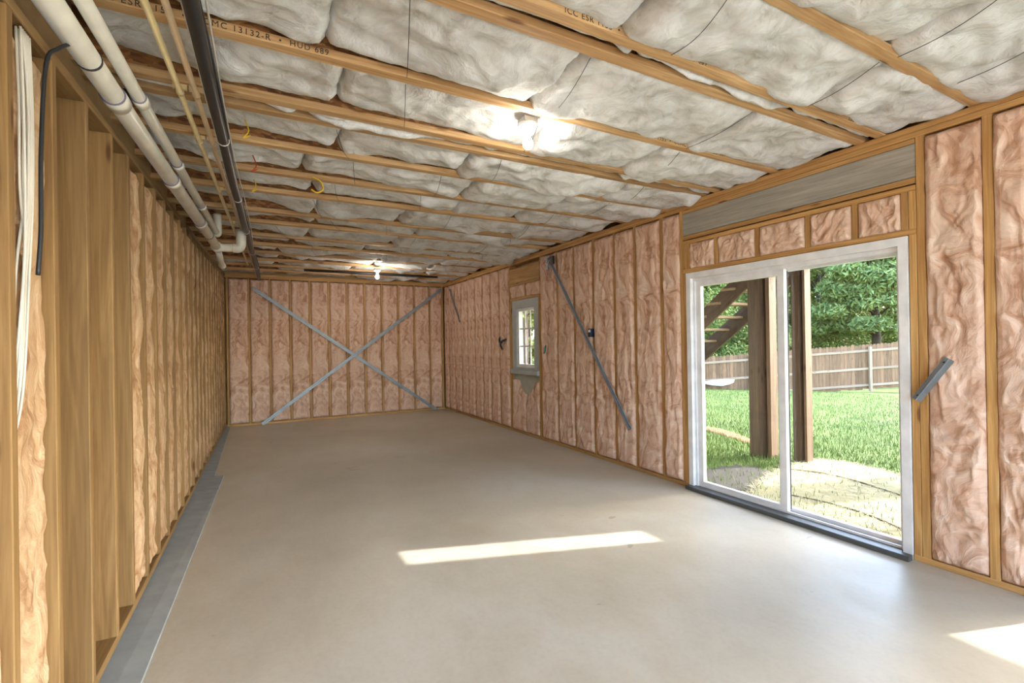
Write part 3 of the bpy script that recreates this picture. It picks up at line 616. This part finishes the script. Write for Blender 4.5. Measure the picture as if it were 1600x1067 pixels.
# fence
FA, FB = Vector((16.56, 13.8, -1.12)), Vector((23.06, 9.7, -.62)); fd = FB-FA; fl = fd.length
f0, f1 = -1.3, 1.35
fe = empty('fence', FA, 'weathered wooden board fence with three rails behind the lawn', 'fence'); FN = Vector((-fd.y, fd.x, 0)).normalized(); FN = -FN if FN.dot(FA) > 0 else FN   # towards the house
def FP(t): p = FA+fd*t; return p
pk = []
V = [(-.068,-.009,0),(.068,-.009,0),(.068,-.009,1.76),(.04,-.009,1.82),(-.04,-.009,1.82),(-.068,-.009,1.76)]; V += [(x, .009, z) for x, y, z in V]
F = [(0,1,2,3,4,5), (11,10,9,8,7,6)]+[((i+1) % 6, i, 6+i, 6+(i+1) % 6) for i in range(6)]
V = [(z-.9, x, y) for x, y, z in V]
pm = mesh('picket', V, F); pm.materials.append(M['fence'])
npk = int((f1-f0)*fl/.142)
fxy = Vector((fd.x, fd.y, 0)).normalized()
for k in range(npk):
    p = FP(f0+(f1-f0)*k/npk)+Vector((0, 0, .9+rr.uniform(-.025, .02)))
    Mx = Matrix.Translation(p) @ Matrix(((0, fxy.x, FN.x, 0), (0, fxy.y, FN.y, 0), (1, fxy.z, 0, 0), (0, 0, 0, 1)))
    link('picket', pm, fe, None, Mx)
npost = 10
for k in range(npost):
    t = .857+(k-6)*.307
    p = FP(t)+FN*.085; board('post', fe, p+Vector((0, 0, -.1)), p+Vector((0, 0, 1.72)), .10, .10, M['rail'], up=FN)
    if k < npost-1:
        for z in (.16, .83, 1.56): p2 = FP(t+.307)+FN*.05; board('rail', fe, FP(t)+FN*.035+Vector((0, 0, z)), FP(t+.307)+FN*.035+Vector((0, 0, z)), .04, .09, M['rail'])
# white sheet hung on the fence
def onfence(px, off):
    n = FN; d_ = ray(px); p0 = FA+FN*off-Vector((0, 0, CAM_Z)); return Vector((0, 0, CAM_Z))+d_*(p0.dot(n)/d_.dot(n))
top = [onfence(p, .12) for p in ((1098, 597), (1110, 594), (1125, 593), (1138, 592), (1147, 593))]; bot = [onfence(p, .16) for p in ((1098, 599), (1112, 602), (1128, 603), (1140, 600), (1146, 597))]
V = top+bot+[p+FN*.03 for p in top]+[p+FN*.05 for p in bot]; F = [(i, i+1, 6+i, 5+i) for i in range(4)]+[(15+i, 16+i, 11+i, 10+i) for i in range(4)]+[(i, 10+i, 11+i, i+1) for i in range(4)]+[(5+i, 6+i, 16+i, 15+i) for i in range(4)]+[(0, 5, 15, 10), (4, 14, 19, 9)]
tag(link('white_sheet', mesh('white_sheet', V, F, True), None, M['tarp']), 'white plastic sheet caught on the lower fence rail', 'sheet')

# deck with posts, boards, added sun-blocking boards and stairs
dk = empty('deck', (6.0, 3.7, -.1), 'raised wooden deck on thick brown posts outside the sliding door', 'deck')
def dpost(px, w_, mat, side=None):
    p = on_z(px, -.1); o = board('post', dk, (p.x, p.y, -.25), (p.x, p.y, 2.6), w_, w_, mat, up=(1, -.25, 0)); return p
p1 = dpost((1188, 713), .17, M['deckwood']); bx('post_board', dk, p1.x-.02, p1.x+.12, p1.y-.17, p1.y-.12, -.2, 2.6, M['post_lit'])
p2 = dpost((1252, 722), .115, M['deckwood']); bx('post_board', dk, p2.x-.05, p2.x+.07, p2.y-.105, p2.y-.075, -.2, 2.6, M['post_lit'])
bx('beam', dk, 5.75, 6.05, 2.4, 8.4, 2.45, 2.66, M['deckwood'])
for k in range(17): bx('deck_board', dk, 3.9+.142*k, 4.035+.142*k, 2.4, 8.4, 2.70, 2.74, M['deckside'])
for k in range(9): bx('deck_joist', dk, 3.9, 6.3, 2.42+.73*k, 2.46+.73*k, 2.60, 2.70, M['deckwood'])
for k in range(18): bx('sun_block_board', dk, 6.29, 6.31, 1.43+.142*k, 1.568+.142*k, 2.49, 3.80, M['deckside'])  # unseen boards, added to trim the sun to a strip on the floor
s_ = link('stair', None, dk); s_.name = 'stair'
for k, x in enumerate((6.45, 7.35)):
    A, B = Vector((x, 3.95, 2.80)), Vector((x, 6.35, 1.02)); board('stringer', s_, A, B, .045, .27, M['deckwood'], up=(0, .6, .8))
for k in range(9):
    t = (k+.5)/9; y = 3.95+2.4*t; z = 2.80-1.78*t+.06; bx('tread', s_, 6.42, 7.38, y-.13, y+.13, z, z+.038, M['deckside'])
d2 = empty('sunshade_roof', (5.5, -1, 2.6), 'unseen added low porch roof over the second sliding door', 'sunshade')  # unseen roof, added to limit the sun patch inside the second door
for k in range(18): bx('sunshade_board', d2, 3.9+.146*k, 4.042+.146*k, -4.2, 1.05, 2.70, 2.74, M['deckside'])
for k in range(8): bx('sunshade_joist', d2, 3.9, 6.5, -4.15+.73*k, -4.11+.73*k, 2.58, 2.70, M['deckwood'])
for y in (-4.1, -1.6): bx('post', d2, 6.35, 6.49, y, y+.14, -.3, 2.58, M['deckwood'])
bx('beam', d2, 6.33, 6.5, -4.2, 1.05, 2.40, 2.58, M['deckwood'])
# unseen boarded screen, added to shade all but a slot of the sun
sc = empty('sun_screen', (6.3, 1.6, -.1), 'unseen boarded screen added beside the deck to block the sun', 'screen')
for k in range(13): bx('board', sc, 6.315, 6.335, .56+.142*k, .70+.142*k, .35 if k > 8 else 1.35, 2.525, M['deckside'])
for k in range(5): bx('board', sc, 6.315, 6.335, .477+.142*k, .617+.142*k, 2.53, 4.05, M['deckside'])
for y in (.52, 1.12, 2.36): bx('post', sc, 6.34, 6.43, y-.045, y+.045, -.2, 4.05 if y < 2 else 2.525, M['deckwood'])

# trees
def leaf_cloud(r, centers, radii, n, size, elong=1.0):
    k = r.randint(0, len(centers), n); d_ = r.normal(size=(n, 3)); d_ /= np.linalg.norm(d_, axis=1)[:, None]; d_ *= (r.rand(n)**.4)[:, None]
    P = centers[k]+d_*radii[k]; a = r.normal(size=(n, 3)); a /= np.linalg.norm(a, axis=1)[:, None]; b_ = np.cross(a, r.normal(size=(n, 3))); b_ /= np.linalg.norm(b_, axis=1)[:, None]
    s = size*r.uniform(.6, 1.3, n)[:, None]; V = np.stack([P-a*s*elong, P+b_*s*.45, P+a*s*elong, P-b_*s*.45], 1).reshape(-1, 3); F = np.arange(4*n).reshape(n, 4); return V, F
def quick(name, V, F, parent, mats, loc, idx=None):
    me = bpy.data.meshes.new(name); n = len(F); me.vertices.add(len(V)); me.vertices.foreach_set('co', V.ravel().astype(np.float32)); me.loops.add(4*n); me.loops.foreach_set('vertex_index', F.ravel().astype(np.int32))
    me.polygons.add(n); me.polygons.foreach_set('loop_start', np.arange(0, 4*n, 4, dtype=np.int32))
    for m_ in mats: me.materials.append(m_)
    if idx is not None: me.polygons.foreach_set('material_index', idx.astype(np.int32))
    me.update(calc_edges=True); o = link(name, me, parent, None, Matrix.Translation(loc)); return o
def tree(x, y, h, rad, n, size, mats, wts, label, low=.12, seed=1, pine=False, name='leafy_tree'):
    r = np.random.RandomState(seed); z = float(gz(x, y)); t = empty(name, (x, y, z), label, 'tree', 'trees beyond the fence')
    top = Vector((x+r.uniform(-.5, .5), y+r.uniform(-.5, .5), z+h*.9)); parts = [tube_data(catmull([(x, y, z-.1), (x+.1, y, z+h*.3), (x-.1, y+.1, z+h*.6), top], 5), list(np.linspace(.028*h, .006*h, 16)), 8)]
    cs = []; rs = []
    for k in range(34 if not pine else 46):
        f_ = r.uniform(low, 1); a = r.uniform(0, 6.28); q = rad*(1-.55*f_)*r.uniform(.35, 1) if not pine else rad*(1.05-.8*f_)*r.uniform(.4, 1)
        c_ = np.array([x+math.cos(a)*q, y+math.sin(a)*q, z+h*f_]); cs.append(c_); rs.append(np.array([.30, .30, .2])*rad*r.uniform(.7, 1.2) if not pine else np.array([.26, .26, .12])*rad)
        if k % 3 == 0: parts.append(tube_data([(x, y, z+h*f_*.8), Vector((x, y, z+h*f_*.85)).lerp(Vector(c_), .6), c_], [.05, .035, .012], 5))
    V, F = merge(parts); link('trunk', mesh('trunk', V, F, True), t, M['bark'])
    V, F = leaf_cloud(r, np.array(cs), np.array(rs), n, size, 1.0 if not pine else 1.6); idx = r.choice(len(mats), n, p=wts)
    o = quick('foliage', V-np.array([x, y, z]), F, t, [M[m_] for m_ in mats], (x, y, z), idx); o['kind'] = 'stuff'
def polar(px, dep): X = (px-800)/FPX*dep; return rgt.x*X+fwd.x*dep, rgt.y*X+fwd.y*dep
A3 = ['leaf1', 'leaf2', 'leaf3']
specs = [(1090, 25, 9, 3.2, [.6, .3, .1], 'dense green tree behind the fence beyond the deck stairs'), (1150, 27, 10, 3.4, [.5, .35, .15], 'leafy tree with a dark trunk behind the fence by the deck posts'), (1215, 30, 11, 3.6, [.4, .4, .2], 'leafy tree showing between the two deck posts'),
         (1285, 28, 10, 3.3, [.45, .4, .15], 'broad tree behind the fence just right of the deck posts'), (1425, 30, 11, 3.8, [.5, .35, .15], 'dark leafy tree behind the pine'), (1520, 27, 10, 3.5, [.5, .35, .15], 'leafy tree past the pine near the end of the fence'),
         (1010, 27, 10, 3.6, [.5, .3, .2], 'leafy tree farther along the fence from the deck stairs'), (1120, 36, 14, 5, [.5, .35, .15], 'tall tree at the back of the wood behind the deck stairs'), (1250, 38, 15, 5.4, [.5, .35, .15], 'tall tree at the back of the wood behind the deck posts'), (1285, 34, 12, 4, [.4, .4, .2], 'tree filling the gap beside the second deck post'), (1200, 33, 12, 3.6, [.4, .4, .2], 'tree filling the gap between the deck posts farther back'), (1390, 38, 15, 5.4, [.55, .35, .1], 'tall tree at the back of the wood behind the pine')]
for k, (px, dep, h, rad, wts, lb) in enumerate(specs):
    x, y = polar(px, dep); tree(x, y, h, rad, 34000, .08 if dep < 33 else .15, A3, wts, lb, low=.05 if dep > 33 else .10, seed=k+1)
x, y = polar(1368, 24); tree(x, y, 9.5, 3.4, 42000, .10, ['needle', 'leaf2'], [.85, .15], 'light green pine with long needles behind the fence', low=.28, seed=31, pine=True, name='pine_tree')
for k, (px, dep, rad, lb) in enumerate(((812, 14, 2.2, 'yellow-green tree seen through the small window'), (845, 18, 1.7, 'slim tree outside just past the small window view'), (822, 26, 3.2, 'taller tree farther off in line with the small window'))):
    x, y = polar(px, dep); tree(x, y, 8, rad, 14000, .10, A3, [.15, .4, .45], lb, low=.0, seed=50+k)
